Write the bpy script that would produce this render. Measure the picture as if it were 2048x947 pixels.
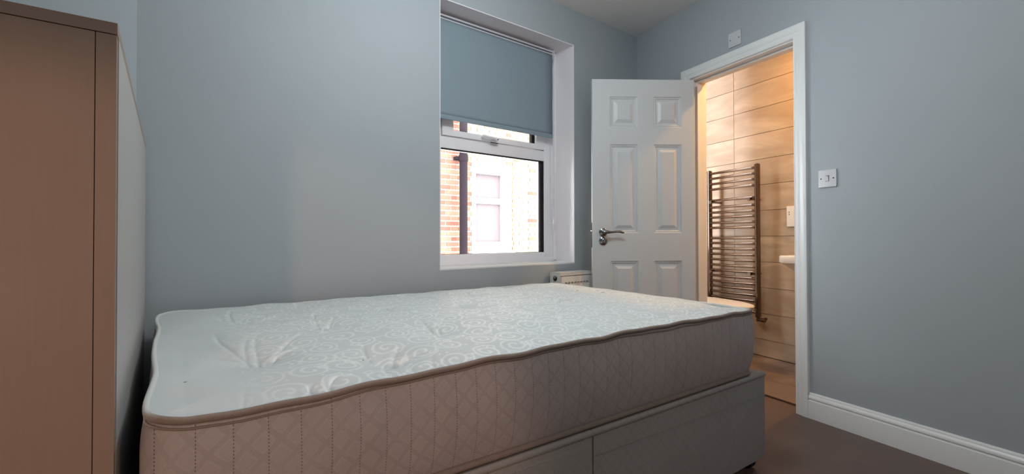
import bpy, bmesh, math, random
import numpy as np
from mathutils import Vector, Matrix
random.seed(7); rng = np.random.default_rng(7)
for o in list(bpy.data.objects): bpy.data.objects.remove(o)
S = bpy.context.scene; COL = S.collection
PI = math.pi
# ---------------------------------------------------------------- camera
F_PX, YAW, PITCH, ROLL, CY, CAMZ = 947.658, 0.67695, 0.01092, -0.00175, 464.04, 0.92514
fwd = Vector((math.sin(YAW)*math.cos(PITCH), math.cos(YAW)*math.cos(PITCH), math.sin(PITCH)))
rgt = Vector((math.cos(YAW), -math.sin(YAW), 0)); up = rgt.cross(fwd)
r2 = rgt*math.cos(ROLL)+up*math.sin(ROLL); u2 = -rgt*math.sin(ROLL)+up*math.cos(ROLL)
cd = bpy.data.cameras.new('camera'); cam = bpy.data.objects.new('camera', cd); COL.objects.link(cam)
cd.sensor_fit = 'HORIZONTAL'; cd.sensor_width = 36; cd.lens = F_PX/2048*36
cd.shift_y = -(473.5-CY)/2048; cd.clip_start = 0.02; cd.clip_end = 100
M = Matrix((r2, u2, -fwd)).transposed().to_4x4(); M.translation = Vector((0, 0, CAMZ))
cam.matrix_world = M; S.camera = cam
# ---------------------------------------------------------------- light and exposure
S.view_settings.view_transform = 'Standard'; S.view_settings.look = 'None'
S.view_settings.gamma = 1; S.view_settings.exposure = 0.0
w = bpy.data.worlds.new('world'); S.world = w; w.use_nodes = True
w.node_tree.nodes['Background'].inputs[0].default_value = (0.90, 0.93, 1.0, 1)
w.node_tree.nodes['Background'].inputs[1].default_value = 22.0
def light(name, kind, loc, power, color, size=0.3, aim=None, **kw):
    d = bpy.data.lights.new(name, kind); d.energy = power; d.color = color
    if kind == 'AREA': d.shape = 'DISK'; d.size = size
    else: d.shadow_soft_size = size
    for k, v in kw.items(): setattr(d, k, v)
    o = bpy.data.objects.new(name, d); COL.objects.link(o); o.location = loc
    if aim: o.rotation_euler = (Vector(aim)-Vector(loc)).to_track_quat('-Z', 'Y').to_euler()
    return o
light('bedroom_pendant_lamp', 'POINT', (1.08, 1.05, 2.25), 33, (0.875, 0.97, 1.0), 0.09)
light('rear_fill_light', 'AREA', (0.75, -1.2, 2.40), 12, (1.0, 0.89, 0.82), 0.35, (0.75, -0.9, 0))  # unseen fill added behind the camera to lift surfaces facing it
light('warm_bed_spot', 'SPOT', (-1.0, -1.15, 0.95), 66, (1.0, 0.60, 0.42), 0.06, (-0.21, 0.95, 0.40), spot_size=math.radians(44), spot_blend=0.3)  # added warm spot, tints the near left bed and cabinet; no known source
light('bathroom_downlight', 'AREA', (3.415, 2.08, 2.42), 0.8, (1.0, 0.56, 0.24), 0.08, (3.43, 2.08, 0))
light('bathroom_downlight', 'AREA', (3.335, 1.015, 2.42), 24, (1.0, 0.56, 0.20), 0.08, (3.38, 1.0, 0))
# ---------------------------------------------------------------- measures
W = 2.22; H = 2.461; PHI = -0.22795
CN = Vector((3.018, W, 0)); DD = Vector((math.sin(PHI), -math.cos(PHI), 0)); NN = Vector((-math.cos(PHI), -math.sin(PHI), 0))
def dw(t, off, z=0.0):                     # a point by its place along the door wall, distance into the room, height
    v = CN+DD*t+NN*off; return Vector((v.x, v.y, z))
DROT = math.atan2(DD.y, DD.x)              # local x along DD, local y = NN reversed?
DOORM = Matrix((( DD.x, NN.x, 0, CN.x), (DD.y, NN.y, 0, CN.y), (0, 0, 1, 0), (0, 0, 0, 1)))
T0, T1, HEADZ = 0.535, 1.235, 1.965
WX0, WX1, WZ0, WZ1 = 1.292, 2.320, 0.754, 2.217
# ---------------------------------------------------------------- materials
def mat(name, col, rough=0.5, metal=0.0, noise=0.0, nscale=8.0, bump=0.0, bscale=60.0, spec=0.5, **kw):
    m = bpy.data.materials.new(name); m.use_nodes = True; nt = m.node_tree; b = nt.nodes['Principled BSDF']
    b.inputs['Base Color'].default_value = (*col, 1); b.inputs['Roughness'].default_value = rough
    b.inputs['Metallic'].default_value = metal; b.inputs['Specular IOR Level'].default_value = spec
    for k, v in kw.items(): b.inputs[k].default_value = v
    tc = nt.nodes.new('ShaderNodeTexCoord')
    if noise:
        n = nt.nodes.new('ShaderNodeTexNoise'); n.inputs['Scale'].default_value = nscale; n.inputs['Detail'].default_value = 5
        nt.links.new(tc.outputs['Object'], n.inputs['Vector'])
        r = nt.nodes.new('ShaderNodeMix'); r.data_type = 'RGBA'
        r.inputs[6].default_value = (*[c*(1-noise) for c in col], 1); r.inputs[7].default_value = (*[min(1, c*(1+noise)) for c in col], 1)
        nt.links.new(n.outputs['Fac'], r.inputs[0]); nt.links.new(r.outputs[2], b.inputs['Base Color'])
    if bump:
        n2 = nt.nodes.new('ShaderNodeTexNoise'); n2.inputs['Scale'].default_value = bscale; n2.inputs['Detail'].default_value = 4
        nt.links.new(tc.outputs['Object'], n2.inputs['Vector'])
        bp = nt.nodes.new('ShaderNodeBump'); bp.inputs['Strength'].default_value = bump; bp.inputs['Distance'].default_value = 0.002
        nt.links.new(n2.outputs['Fac'], bp.inputs['Height']); nt.links.new(bp.outputs[0], b.inputs['Normal'])
    return m
MW = mat('wall_paint', (0.385, 0.42, 0.45), 0.62, noise=0.03, nscale=3, bump=0.15, bscale=180)
MREV = mat('reveal_paint', (0.86, 0.82, 0.85), 0.55, noise=0.02, nscale=4)
MCEIL = mat('ceiling_paint', (0.82, 0.80, 0.78), 0.8, noise=0.02)
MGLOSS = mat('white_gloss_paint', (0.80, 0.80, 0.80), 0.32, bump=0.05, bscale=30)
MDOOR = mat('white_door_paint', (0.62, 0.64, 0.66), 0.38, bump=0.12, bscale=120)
MPVC = mat('white_upvc', (0.88, 0.855, 0.89), 0.28)
MPLAS = mat('white_plastic', (0.60, 0.60, 0.62), 0.35)
MDARK = mat('dark_rubber', (0.010, 0.007, 0.008), 0.9, spec=0.1)
MHOLE = mat('black_void', (0.01, 0.01, 0.01), 0.8)
MCHROME = mat('chrome', (0.62, 0.60, 0.58), 0.12, 1.0)
MSATIN = mat('satin_nickel', (0.28, 0.28, 0.28), 0.22, 1.0)
MRAIL = mat('chrome_towel_rail', (0.20, 0.145, 0.115), 0.2, 1.0)
MBLIND = mat('blind_fabric', (0.25, 0.315, 0.362), 0.85, noise=0.03, nscale=300, bump=0.3, bscale=900)
MRAD = mat('radiator_enamel', (0.70, 0.69, 0.66), 0.35)
MFLOOR = mat('dark_brown_floor', (0.115, 0.075, 0.062), 0.42, noise=0.28, nscale=5, bump=0.15, bscale=60)
MTOP = mat('cabinet_top_laminate', (0.28, 0.205, 0.16), 0.55, noise=0.05, nscale=60)
MGAPD = mat('cabinet_joint_shadow_gap', (0.03, 0.02, 0.015), 0.8)
MBOARD = mat('white_backboard', (0.42, 0.405, 0.385), 0.5)
MCERAM = mat('white_ceramic', (0.80, 0.77, 0.72), 0.12)
MLID = mat('white_toilet_seat_plastic', (0.80, 0.74, 0.66), 0.25)
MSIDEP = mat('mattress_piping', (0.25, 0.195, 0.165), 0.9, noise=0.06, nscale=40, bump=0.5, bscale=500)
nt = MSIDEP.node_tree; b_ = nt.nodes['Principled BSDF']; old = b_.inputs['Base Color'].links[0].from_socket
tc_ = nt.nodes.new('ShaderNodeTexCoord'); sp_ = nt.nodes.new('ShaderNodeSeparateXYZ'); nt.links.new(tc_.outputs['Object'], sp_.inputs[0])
mr_ = nt.nodes.new('ShaderNodeMapRange'); mr_.inputs[1].default_value = 0.004; mr_.inputs[2].default_value = 0.05; nt.links.new(sp_.outputs[1], mr_.inputs[0])  # brown along the near edge, blending to off white behind it
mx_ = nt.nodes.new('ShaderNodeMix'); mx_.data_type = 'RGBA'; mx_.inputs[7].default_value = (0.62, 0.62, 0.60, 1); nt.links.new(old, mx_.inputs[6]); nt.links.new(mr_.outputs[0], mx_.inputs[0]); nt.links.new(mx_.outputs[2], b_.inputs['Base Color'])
MPIPEW = mat('mattress_piping_white', (0.66, 0.65, 0.63), 0.9, noise=0.04, nscale=40, bump=0.5, bscale=500)
MGROUT = mat('brown_grout', (0.05, 0.028, 0.016), 0.9)
MCAST = mat('black_castor', (0.012, 0.012, 0.012), 0.35)
MMORTAR = mat('mortar', (0.46, 0.375, 0.25), 0.95, spec=0.1, noise=0.1, nscale=20)
MDRAIN = mat('old_drainpipe', (0.010, 0.006, 0.008), 0.9, spec=0.08, noise=0.35, nscale=9)
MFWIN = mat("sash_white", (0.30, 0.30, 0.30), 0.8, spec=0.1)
MPINE = mat('cast_concrete_ground', (0.62, 0.60, 0.60), 0.9, noise=0.1)
MCHAIN = mat('chain_plastic', (0.66, 0.63, 0.66), 0.4)
def glassmat(name, tint=(1, 1, 1), g=0.06):
    m = bpy.data.materials.new(name); m.use_nodes = True; nt = m.node_tree; nt.nodes.clear()
    o = nt.nodes.new('ShaderNodeOutputMaterial'); t = nt.nodes.new('ShaderNodeBsdfTransparent'); t.inputs[0].default_value = (*tint, 1)
    gl = nt.nodes.new('ShaderNodeBsdfGlossy'); gl.inputs['Roughness'].default_value = 0.03
    fr = nt.nodes.new('ShaderNodeFresnel'); fr.inputs[0].default_value = 1.45; mx = nt.nodes.new('ShaderNodeMixShader')
    nt.links.new(fr.outputs[0], mx.inputs[0]); nt.links.new(t.outputs[0], mx.inputs[1]); nt.links.new(gl.outputs[0], mx.inputs[2])
    nt.links.new(mx.outputs[0], o.inputs[0]); return m
MGLASS = glassmat('window_glass', (0.97, 0.98, 0.97))
def nd(nt, t, **kw):
    n = nt.nodes.new(t)
    for k, v in kw.items(): setattr(n, k, v)
    return n
def mth(nt, op, a, b=None, c=None):
    n = nt.nodes.new('ShaderNodeMath'); n.operation = op
    for i, v in enumerate((a, b, c)):
        if v is None: continue
        if isinstance(v, (int, float)): n.inputs[i].default_value = v
        else: nt.links.new(v, n.inputs[i])
    return n.outputs[0]
def lattice_mat(name, base, dark, light, period, rough=0.9, z_off=0.0, stitch=True):
    """damask woven with a diagonal lattice of nested squares"""
    m = bpy.data.materials.new(name); m.use_nodes = True; nt = m.node_tree; b = nt.nodes['Principled BSDF']
    b.inputs['Roughness'].default_value = rough; b.inputs['Specular IOR Level'].default_value = 0.15
    tc = nd(nt, 'ShaderNodeTexCoord'); ns = nd(nt, 'ShaderNodeTexNoise'); ns.inputs['Scale'].default_value = 14
    nt.links.new(tc.outputs['Object'], ns.inputs['Vector'])
    sp = nd(nt, 'ShaderNodeSeparateXYZ'); nt.links.new(tc.outputs['Object'], sp.inputs[0])
    wob = mth(nt, 'MULTIPLY', mth(nt, 'SUBTRACT', ns.outputs['Fac'], 0.5), 0.012)
    u = mth(nt, 'ADD', mth(nt, 'SUBTRACT', sp.outputs[0], sp.outputs[1]), wob); z = sp.outputs[2]
    a = mth(nt, 'FRACT', mth(nt, 'DIVIDE', mth(nt, 'ADD', u, z), period))
    c = mth(nt, 'FRACT', mth(nt, 'DIVIDE', mth(nt, 'SUBTRACT', mth(nt, 'ADD', u, 5.0), z), period))
    da = mth(nt, 'ABSOLUTE', mth(nt, 'SUBTRACT', a, 0.5)); dc = mth(nt, 'ABSOLUTE', mth(nt, 'SUBTRACT', c, 0.5))
    d = mth(nt, 'MAXIMUM', da, dc)                          # 0 centre of a square .. 0.5 lattice bar
    bar = nd(nt, 'ShaderNodeMapRange', interpolation_type='SMOOTHSTEP'); bar.inputs[1].default_value = 0.37; bar.inputs[2].default_value = 0.41
    nt.links.new(d, bar.inputs[0])
    ring = nd(nt, 'ShaderNodeMapRange', interpolation_type='SMOOTHSTEP'); ring.inputs[1].default_value = 0.05; ring.inputs[2].default_value = 0.0
    nt.links.new(mth(nt, 'ABSOLUTE', mth(nt, 'SUBTRACT', d, 0.33)), ring.inputs[0])
    n2 = nd(nt, 'ShaderNodeTexNoise'); n2.inputs['Scale'].default_value = 3.0; n2.inputs['Detail'].default_value = 8; n2.inputs['Roughness'].default_value = 0.7
    nt.links.new(tc.outputs['Object'], n2.inputs['Vector'])
    fade = nd(nt, 'ShaderNodeMapRange'); fade.inputs[1].default_value = 0.35; fade.inputs[2].default_value = 0.55; nt.links.new(n2.outputs['Fac'], fade.inputs[0])
    m1 = nd(nt, 'ShaderNodeMix', data_type='RGBA'); m1.inputs[6].default_value = (*base, 1); m1.inputs[7].default_value = (*dark, 1)
    nt.links.new(mth(nt, 'MULTIPLY', bar.outputs[0], fade.outputs[0]), m1.inputs[0])
    m2 = nd(nt, 'ShaderNodeMix', data_type='RGBA'); m2.inputs[7].default_value = (*light, 1); nt.links.new(m1.outputs[2], m2.inputs[6])
    nt.links.new(mth(nt, 'MULTIPLY', ring.outputs[0], mth(nt, 'MULTIPLY', fade.outputs[0], 0.8)), m2.inputs[0])
    last = m2.outputs[2]
    n3 = nd(nt, 'ShaderNodeTexNoise'); n3.inputs['Scale'].default_value = 420; nt.links.new(tc.outputs['Object'], n3.inputs['Vector'])
    m3 = nd(nt, 'ShaderNodeMix', data_type='RGBA', blend_type='MULTIPLY'); m3.inputs[0].default_value = 0.22
    nt.links.new(last, m3.inputs[6]); nt.links.new(n3.outputs['Color'], m3.inputs[7])
    n4 = nd(nt, 'ShaderNodeTexNoise'); n4.inputs['Scale'].default_value = 7; n4.inputs['Detail'].default_value = 9; n4.inputs['Roughness'].default_value = 0.75
    nt.links.new(tc.outputs['Object'], n4.inputs['Vector'])
    g = nd(nt, 'ShaderNodeMapRange'); g.inputs[1].default_value = 0.3; g.inputs[2].default_value = 0.7; g.inputs[3].default_value = 0.95; g.inputs[4].default_value = 1.04
    nt.links.new(n4.outputs['Fac'], g.inputs[0])
    m4 = nd(nt, 'ShaderNodeMix', data_type='RGBA', blend_type='MULTIPLY'); m4.inputs[0].default_value = 1
    nt.links.new(m3.outputs[2], m4.inputs[6]); nt.links.new(g.outputs[0], m4.inputs[7])
    col = m4.outputs[2]
    if stitch:                                             # dashed rows of needle holes
        fx = mth(nt, 'ABSOLUTE', mth(nt, 'SUBTRACT', mth(nt, 'FRACT', mth(nt, 'DIVIDE', mth(nt, 'ADD', sp.outputs[0], 0.021), 0.0544)), 0.5))
        fz = mth(nt, 'FRACT', mth(nt, 'DIVIDE', z, 0.006))
        hole = mth(nt, 'MULTIPLY', mth(nt, 'LESS_THAN', fx, 0.016), mth(nt, 'LESS_THAN', fz, 0.5))
        m5 = nd(nt, 'ShaderNodeMix', data_type='RGBA'); m5.inputs[7].default_value = (0.10, 0.075, 0.065, 1)
        nt.links.new(mth(nt, 'MULTIPLY', hole, 0.75), m5.inputs[0]); nt.links.new(col, m5.inputs[6]); col = m5.outputs[2]
    nt.links.new(col, b.inputs['Base Color'])
    bp = nd(nt, 'ShaderNodeBump'); bp.inputs['Strength'].default_value = 0.22; bp.inputs['Distance'].default_value = 0.0015
    nt.links.new(mth(nt, 'ADD', mth(nt, 'MULTIPLY', bar.outputs[0], -1.0), n3.outputs['Fac']), bp.inputs['Height']); nt.links.new(bp.outputs[0], b.inputs['Normal'])
    return m
MSIDE = lattice_mat('mattress_border_damask', (0.47, 0.415, 0.40), (0.44, 0.386, 0.37), (0.50, 0.445, 0.428), 0.054)
MDIV = lattice_mat('divan_damask', (0.37, 0.345, 0.325), (0.35, 0.325, 0.305), (0.39, 0.365, 0.345), 0.040, stitch=False)
def grain_mat():
    m = bpy.data.materials.new('brown_woodgrain_laminate'); m.use_nodes = True; nt = m.node_tree; b = nt.nodes['Principled BSDF']
    b.inputs['Roughness'].default_value = 0.55
    tc = nd(nt, 'ShaderNodeTexCoord'); mp = nd(nt, 'ShaderNodeMapping'); mp.inputs['Scale'].default_value = (260, 260, 9); nt.links.new(tc.outputs['Object'], mp.inputs[0])
    n = nd(nt, 'ShaderNodeTexNoise'); n.inputs['Scale'].default_value = 1; n.inputs['Detail'].default_value = 3; nt.links.new(mp.outputs[0], n.inputs['Vector'])
    n2 = nd(nt, 'ShaderNodeTexNoise'); n2.inputs['Scale'].default_value = 9; n2.inputs['Detail'].default_value = 4; nt.links.new(tc.outputs['Object'], n2.inputs['Vector'])
    x = nd(nt, 'ShaderNodeMix', data_type='RGBA'); x.inputs[6].default_value = (0.255, 0.185, 0.145, 1); x.inputs[7].default_value = (0.33, 0.245, 0.19, 1)
    f = mth(nt, 'ADD', mth(nt, 'MULTIPLY', n.outputs['Fac'], 0.5), mth(nt, 'MULTIPLY', n2.outputs['Fac'], 0.5))
    nt.links.new(f, x.inputs[0]); nt.links.new(x.outputs[2], b.inputs['Base Color']); return m
MGRAIN = grain_mat()
def tile_mat(name, c1, c2, c3, rough):
    m = bpy.data.materials.new(name); m.use_nodes = True; nt = m.node_tree; b = nt.nodes['Principled BSDF']; b.inputs['Roughness'].default_value = rough
    tc = nd(nt, 'ShaderNodeTexCoord'); oi = nd(nt, 'ShaderNodeObjectInfo')
    ad = nd(nt, 'ShaderNodeVectorMath', operation='ADD'); nt.links.new(tc.outputs['Object'], ad.inputs[0])
    mu = mth(nt, 'MULTIPLY', oi.outputs['Random'], 37.0); cb = nd(nt, 'ShaderNodeCombineXYZ'); nt.links.new(mu, cb.inputs[0]); nt.links.new(mu, cb.inputs[2])
    nt.links.new(cb.outputs[0], ad.inputs[1])
    mp = nd(nt, 'ShaderNodeMapping'); mp.inputs['Rotation'].default_value = (0, 0.7, 0); mp.inputs['Scale'].default_value = (1.2, 1.2, 4.5); nt.links.new(ad.outputs[0], mp.inputs[0])
    n = nd(nt, 'ShaderNodeTexNoise'); n.inputs['Scale'].default_value = 2.2; n.inputs['Detail'].default_value = 7; n.inputs['Distortion'].default_value = 0.6; nt.links.new(mp.outputs[0], n.inputs['Vector'])
    cr = nd(nt, 'ShaderNodeValToRGB'); cr.color_ramp.elements[0].position = 0.3; cr.color_ramp.elements[0].color = (*c1, 1)
    cr.color_ramp.elements[1].position = 0.72; cr.color_ramp.elements[1].color = (*c3, 1); e = cr.color_ramp.elements.new(0.5); e.color = (*c2, 1)
    nt.links.new(n.outputs['Fac'], cr.inputs[0]); nt.links.new(cr.outputs[0], b.inputs['Base Color']); return m
MTILE = tile_mat('beige_stone_tile', (0.40, 0.29, 0.20), (0.46, 0.345, 0.245), (0.60, 0.47, 0.35), 0.35)
MFTILE = tile_mat('brown_floor_tile', (0.15, 0.10, 0.08), (0.21, 0.145, 0.115), (0.34, 0.25, 0.20), 0.3)
def brick_mat(name, a, b2):
    m = bpy.data.materials.new(name); m.use_nodes = True; nt = m.node_tree; b = nt.nodes['Principled BSDF']; b.inputs['Roughness'].default_value = 0.95; b.inputs['Specular IOR Level'].default_value = 0.1
    oi = nd(nt, 'ShaderNodeObjectInfo'); tc = nd(nt, 'ShaderNodeTexCoord'); n = nd(nt, 'ShaderNodeTexNoise'); n.inputs['Scale'].default_value = 30; nt.links.new(tc.outputs['Object'], n.inputs['Vector'])
    f = mth(nt, 'ADD', mth(nt, 'MULTIPLY', oi.outputs['Random'], 0.7), mth(nt, 'MULTIPLY', n.outputs['Fac'], 0.3))
    x = nd(nt, 'ShaderNodeMix', data_type='RGBA'); x.inputs[6].default_value = (*a, 1); x.inputs[7].default_value = (*b2, 1); nt.links.new(f, x.inputs[0]); nt.links.new(x.outputs[2], b.inputs['Base Color']); return m
MBRED = brick_mat('red_brick', (0.10, 0.042, 0.030), (0.23, 0.105, 0.07))
MBYEL = brick_mat('pale_stock_brick', (0.11, 0.088, 0.06), (0.20, 0.165, 0.11))
# ---------------------------------------------------------------- mesh helpers
def box(bm, x0, x1, y0, y1, z0, z1, bev=0.0):
    r = bmesh.ops.create_cube(bm, size=1.0, matrix=Matrix.Translation(((x0+x1)/2, (y0+y1)/2, (z0+z1)/2)) @ Matrix.Diagonal((abs(x1-x0), abs(y1-y0), abs(z1-z0), 1)))
    if bev:
        vs = set(r['verts']); es = [e for e in bm.edges if e.verts[0] in vs and e.verts[1] in vs]
        bmesh.ops.bevel(bm, geom=es, offset=bev, segments=2, affect='EDGES', profile=0.7)
def cyl(bm, p0, p1, r0, r1=None, seg=20):
    p0 = Vector(p0); p1 = Vector(p1); r1 = r0 if r1 is None else r1; d = p1-p0
    q = Vector((0, 0, 1)).rotation_difference(d.normalized()).to_matrix().to_4x4()
    bmesh.ops.create_cone(bm, cap_ends=True, segments=seg, radius1=r0, radius2=r1, depth=d.length, matrix=Matrix.Translation((p0+p1)/2) @ q)
def tube(bm, pts, r, seg=10, closed=False, rz=None):
    """a tube along a point list; r a number or list; rz flattens the vertical radius"""
    pts = [Vector(p) for p in pts]; n = len(pts); rings = []
    for i, p in enumerate(pts):
        if closed: t = pts[(i+1) % n]-pts[i-1]
        else: t = pts[min(i+1, n-1)]-pts[max(i-1, 0)]
        t.normalize(); a = Vector((0, 0, 1)) if abs(t.z) < 0.9 else Vector((1, 0, 0))
        s = t.cross(a).normalized(); b = s.cross(t).normalized(); rr = r[i] if isinstance(r, (list, tuple)) else r; rb = rr if rz is None else rz
        rings.append([bm.verts.new(p+s*math.cos(2*PI*k/seg)*rr+b*math.sin(2*PI*k/seg)*rb) for k in range(seg)])
    for i in range(n if closed else n-1):
        A, B = rings[i], rings[(i+1) % n]
        for k in range(seg): bm.faces.new((A[k], A[(k+1) % seg], B[(k+1) % seg], B[k]))
    if not closed: bm.faces.new(rings[0][::-1]); bm.faces.new(rings[-1])
def prism(bm, poly, z0, z1):
    a = [bm.verts.new((p[0], p[1], z0)) for p in poly]; b = [bm.verts.new((p[0], p[1], z1)) for p in poly]; n = len(poly)
    bm.faces.new(a[::-1]); bm.faces.new(b)
    for i in range(n): bm.faces.new((a[i], a[(i+1) % n], b[(i+1) % n], b[i]))
def loft(bm, sections, closed_profile=False):
    rows = [[bm.verts.new(p) for p in s] for s in sections]
    for i in range(len(rows)-1):
        n = len(rows[i])
        for k in range(n if closed_profile else n-1): bm.faces.new((rows[i][k], rows[i][(k+1) % n], rows[i+1][(k+1) % n], rows[i+1][k]))
    if closed_profile: bm.faces.new(rows[0][::-1]); bm.faces.new(rows[-1])
def obj(name, bm, m, parent=None, smooth=False, mw=None):
    bmesh.ops.recalc_face_normals(bm, faces=bm.faces); me = bpy.data.meshes.new(name); bm.to_mesh(me); bm.free()
    me.materials.append(m)
    if smooth:
        me.polygons.foreach_set('use_smooth', [True]*len(me.polygons))
        if smooth != 'all': me.set_sharp_from_angle(angle=math.radians(38))
    o = bpy.data.objects.new(name, me); COL.objects.link(o)
    if parent: o.parent = parent
    if mw is not None: o.matrix_local = mw
    return o
def empty(name, loc=(0, 0, 0), mw=None):
    o = bpy.data.objects.new(name, None); COL.objects.link(o); o.empty_display_size = 0.1
    if mw is not None: o.matrix_world = mw
    else: o.location = loc
    return o
def tag(o, label, cat, group=None):
    o['label'] = label; o['category'] = cat
    if group: o['group'] = group
    return o
def struct(o, label=None, cat=None):
    o['kind'] = 'structure'
    if label: o['label'] = label
    if cat: o['category'] = cat
    return o
B = bmesh.new
# ================================================================ SETTING
bm = B()                                                              # window wall with its opening
TH = 0.30
box(bm, 0.012, WX0-0.004, W, W+TH, 0, H); box(bm, WX1+0.004, 3.05, W, W+TH, 0, H)
box(bm, WX0-0.004, WX1+0.004, W, W+TH, 0, WZ0-0.004); box(bm, WX0-0.004, WX1+0.004, W, W+TH, WZ1+0.005, H)
struct(obj('wall_back', bm, MW), 'blue grey painted wall with the window in it', 'wall')
bm = B(); box(bm, -1.35, 0.012, W, W+TH, 0, H)
struct(obj('wall_alcove', bm, mat('pale_wall_tone', (0.47, 0.52, 0.55), 0.62)), 'strip of blue grey wall set back above the brown cabinet', 'wall')  # one even tone, paler than the adjoining wall
bm = B(); box(bm, -1.45, -1.35, -1.9, W+TH, 0, H); struct(obj('wall_left', bm, MW), 'blue grey side wall out of view on the left', 'wall')
bm = B(); box(bm, -1.45, 2.3, -1.9, -1.8, 0, H); struct(obj('wall_front', bm, MW), 'blue grey wall behind the camera', 'wall')
root = struct(empty('wall_right', mw=DOORM), 'blue grey painted wall around the bathroom doorway', 'wall')
bm = B()
box(bm, -0.0, T0-0.02, -0.12, 0, 0, H); box(bm, T1+0.02, 4.13, -0.12, 0, 0, H); box(bm, T0-0.02, T1+0.02, -0.12, 0, HEADZ+0.02, H)
o = obj('painted_plaster', bm, MW, root)
bm = B(); prism(bm, [(-1.45, -1.9), (2.06, -1.9), tuple(dw(4.2, 0)[:2]), tuple(dw(0, -0.06)[:2]), (3.05, W+0.02), (-1.45, W+0.16)], -0.05, 0)
bm2 = B(); fp = [(-1.45, -1.9), (dw(4.2, -0.1).x, -1.9), tuple(dw(4.1, -0.1)[:2]), tuple(dw(-0.02, -0.1)[:2]), (3.10, W+0.05), (-1.45, W+0.2)]
prism(bm2, fp, -0.05, 0); bm.free(); struct(obj('floor', bm2, MFLOOR), 'dark brown bedroom floor', 'floor')
bm = B(); prism(bm, [(-1.45, -1.9), (2.2, -1.9), (4.6, -1.9), (4.6, W+TH), (-1.45, W+TH)], H, H+0.05)
struct(obj('ceiling', bm, MCEIL), 'off white ceiling above the window corner', 'ceiling')
# skirting boards, moulded profile (offset, height)
SK = [(0, 0), (0.018, 0), (0.018, 0.088), (0.0175, 0.0905), (0.013, 0.092), (0.0125, 0.097), (0.0165, 0.101), (0.0165, 0.107), (0.0135, 0.113), (0.0085, 0.118), (0.0085, 0.121), (0.0065, 0.1255), (0.0045, 0.129), (0, 0.129)]
def skirt(name, ts, f, label):
    bm = B(); loft(bm, [[f(t, p[0], p[1]) for p in SK] for t in ts], True); return struct(obj(name, bm, MGLOSS, smooth=True), label, 'skirting board')
skirt('baseboard_right', (1.309, 4.1), lambda t, o, z: dw(t, o, z), 'white moulded skirting board right of the bathroom doorway')
skirt('baseboard_corner', (0.0, 0.455), lambda t, o, z: dw(t, o, z), 'white skirting board hidden behind the open door')
skirt('baseboard_back', (0.03, 3.0), lambda t, o, z: Vector((t, W-o, z)), 'white skirting board under the window behind the bed')
# ================================================================ WINDOW
win = struct(empty('window_1', (1.8, W, 0)), 'white framed window half covered by the blue roller blind', 'window')
L = lambda x: x-1.8
FY = 0.18                                            # depth of the frame face behind the wall face
bm = B(); box(bm, L(WX1), L(WX1)+0.004, 0.0005, FY+0.1, WZ0-0.004, WZ1+0.005); box(bm, L(WX0)-0.004, L(WX0), 0.0005, FY+0.1, WZ0-0.004, WZ1+0.005)
box(bm, L(WX0), L(WX1), 0.0005, FY+0.1, WZ1, WZ1+0.005)
obj('reveal', bm, MREV, win)
bm = B(); box(bm, L(WX0), L(WX1), -0.001, FY, WZ0-0.004, WZ0+0.005, 0.0015); box(bm, L(WX0), L(WX1), 0.11, FY, WZ0+0.004, 0.7625, 0.001); obj('window_sill', bm, MGLOSS, win)
bm = B()
f0, f1 = L(WX0), L(WX1)-0.001
GX1 = 2.211; GX0 = 1.40
box(bm, L(GX1), f1, FY, FY+0.07, 0.762, 2.212, 0.004)                    # right stile
box(bm, f0, L(GX0), FY, FY+0.07, 0.762, 2.212, 0.004)
box(bm, L(GX0)-0.003, L(GX1)+0.003, FY+0.0004, FY+0.0696, 0.7624, 0.824, 0.004); box(bm, L(GX0)-0.003, L(GX1)+0.003, FY+0.0004, FY+0.0696, 2.155, 2.2116, 0.004)
box(bm, L(GX0)-0.003, L(GX1)+0.003, FY+0.0004, FY+0.0696, 1.449, 1.518, 0.004)                        # transom
box(bm, L(GX1)-0.001, L(GX1)+0.045, FY-0.006, FY+0.002, 0.80, 2.18, 0.002); box(bm, f1-0.03, f1, FY-0.012, FY, 0.77, 2.212, 0.003)
box(bm, f0, f1-0.029, FY-0.0115, FY+0.001, 0.7635, 0.792, 0.003)
obj('frame', bm, MPVC, win, smooth=True)
bm = B()                                                                # top hung sash
sx0, sx1, sz0, sz1 = L(GX0)+0.004, L(GX1)-0.004, 1.522, 2.150
box(bm, sx0, sx0+0.075, FY-0.012, FY+0.05, sz0, sz1, 0.005); box(bm, sx1-0.078, sx1, FY-0.012, FY+0.05, sz0, sz1, 0.005)
box(bm, sx0+0.07, sx1-0.073, FY-0.0116, FY+0.0496, sz0+0.0004, sz0+0.036, 0.005); box(bm, sx0+0.07, sx1-0.073, FY-0.0116, FY+0.0496, sz1-0.04, sz1-0.0004, 0.005)
obj('opening_sash', bm, MPVC, win, smooth=True)
bm = B()                                                                # gaskets and dark spacer bars
for (a, b_, c_, d_) in ((L(GX1)-0.008, L(GX1)+0.001, 0.8245, 1.4485), (sx1-0.086, sx1-0.077, sz0+0.0365, sz1-0.041)): box(bm, a, b_, FY+0.004, FY+0.05, c_, d_)
box(bm, L(GX0), L(GX1), FY+0.004, FY+0.03, 1.445, 1.4495); box(bm, sx1, sx1+0.004, FY+0.001, FY+0.02, sz0, sz1)
box(bm, L(GX0), L(GX1), FY+0.03, FY+0.05, 0.821, 0.826)
obj('gasket', bm, MDARK, win)
bm = B(); box(bm, L(GX0)-0.005, L(GX1)+0.005, FY+0.028, FY+0.032, 0.815, 1.455); obj('pane', bm, MGLASS, win)
bm = B(); box(bm, sx0+0.06, sx1-0.07, FY+0.02, FY+0.024, sz0+0.03, sz1-0.03); obj('pane', bm, MGLASS, win)
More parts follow.
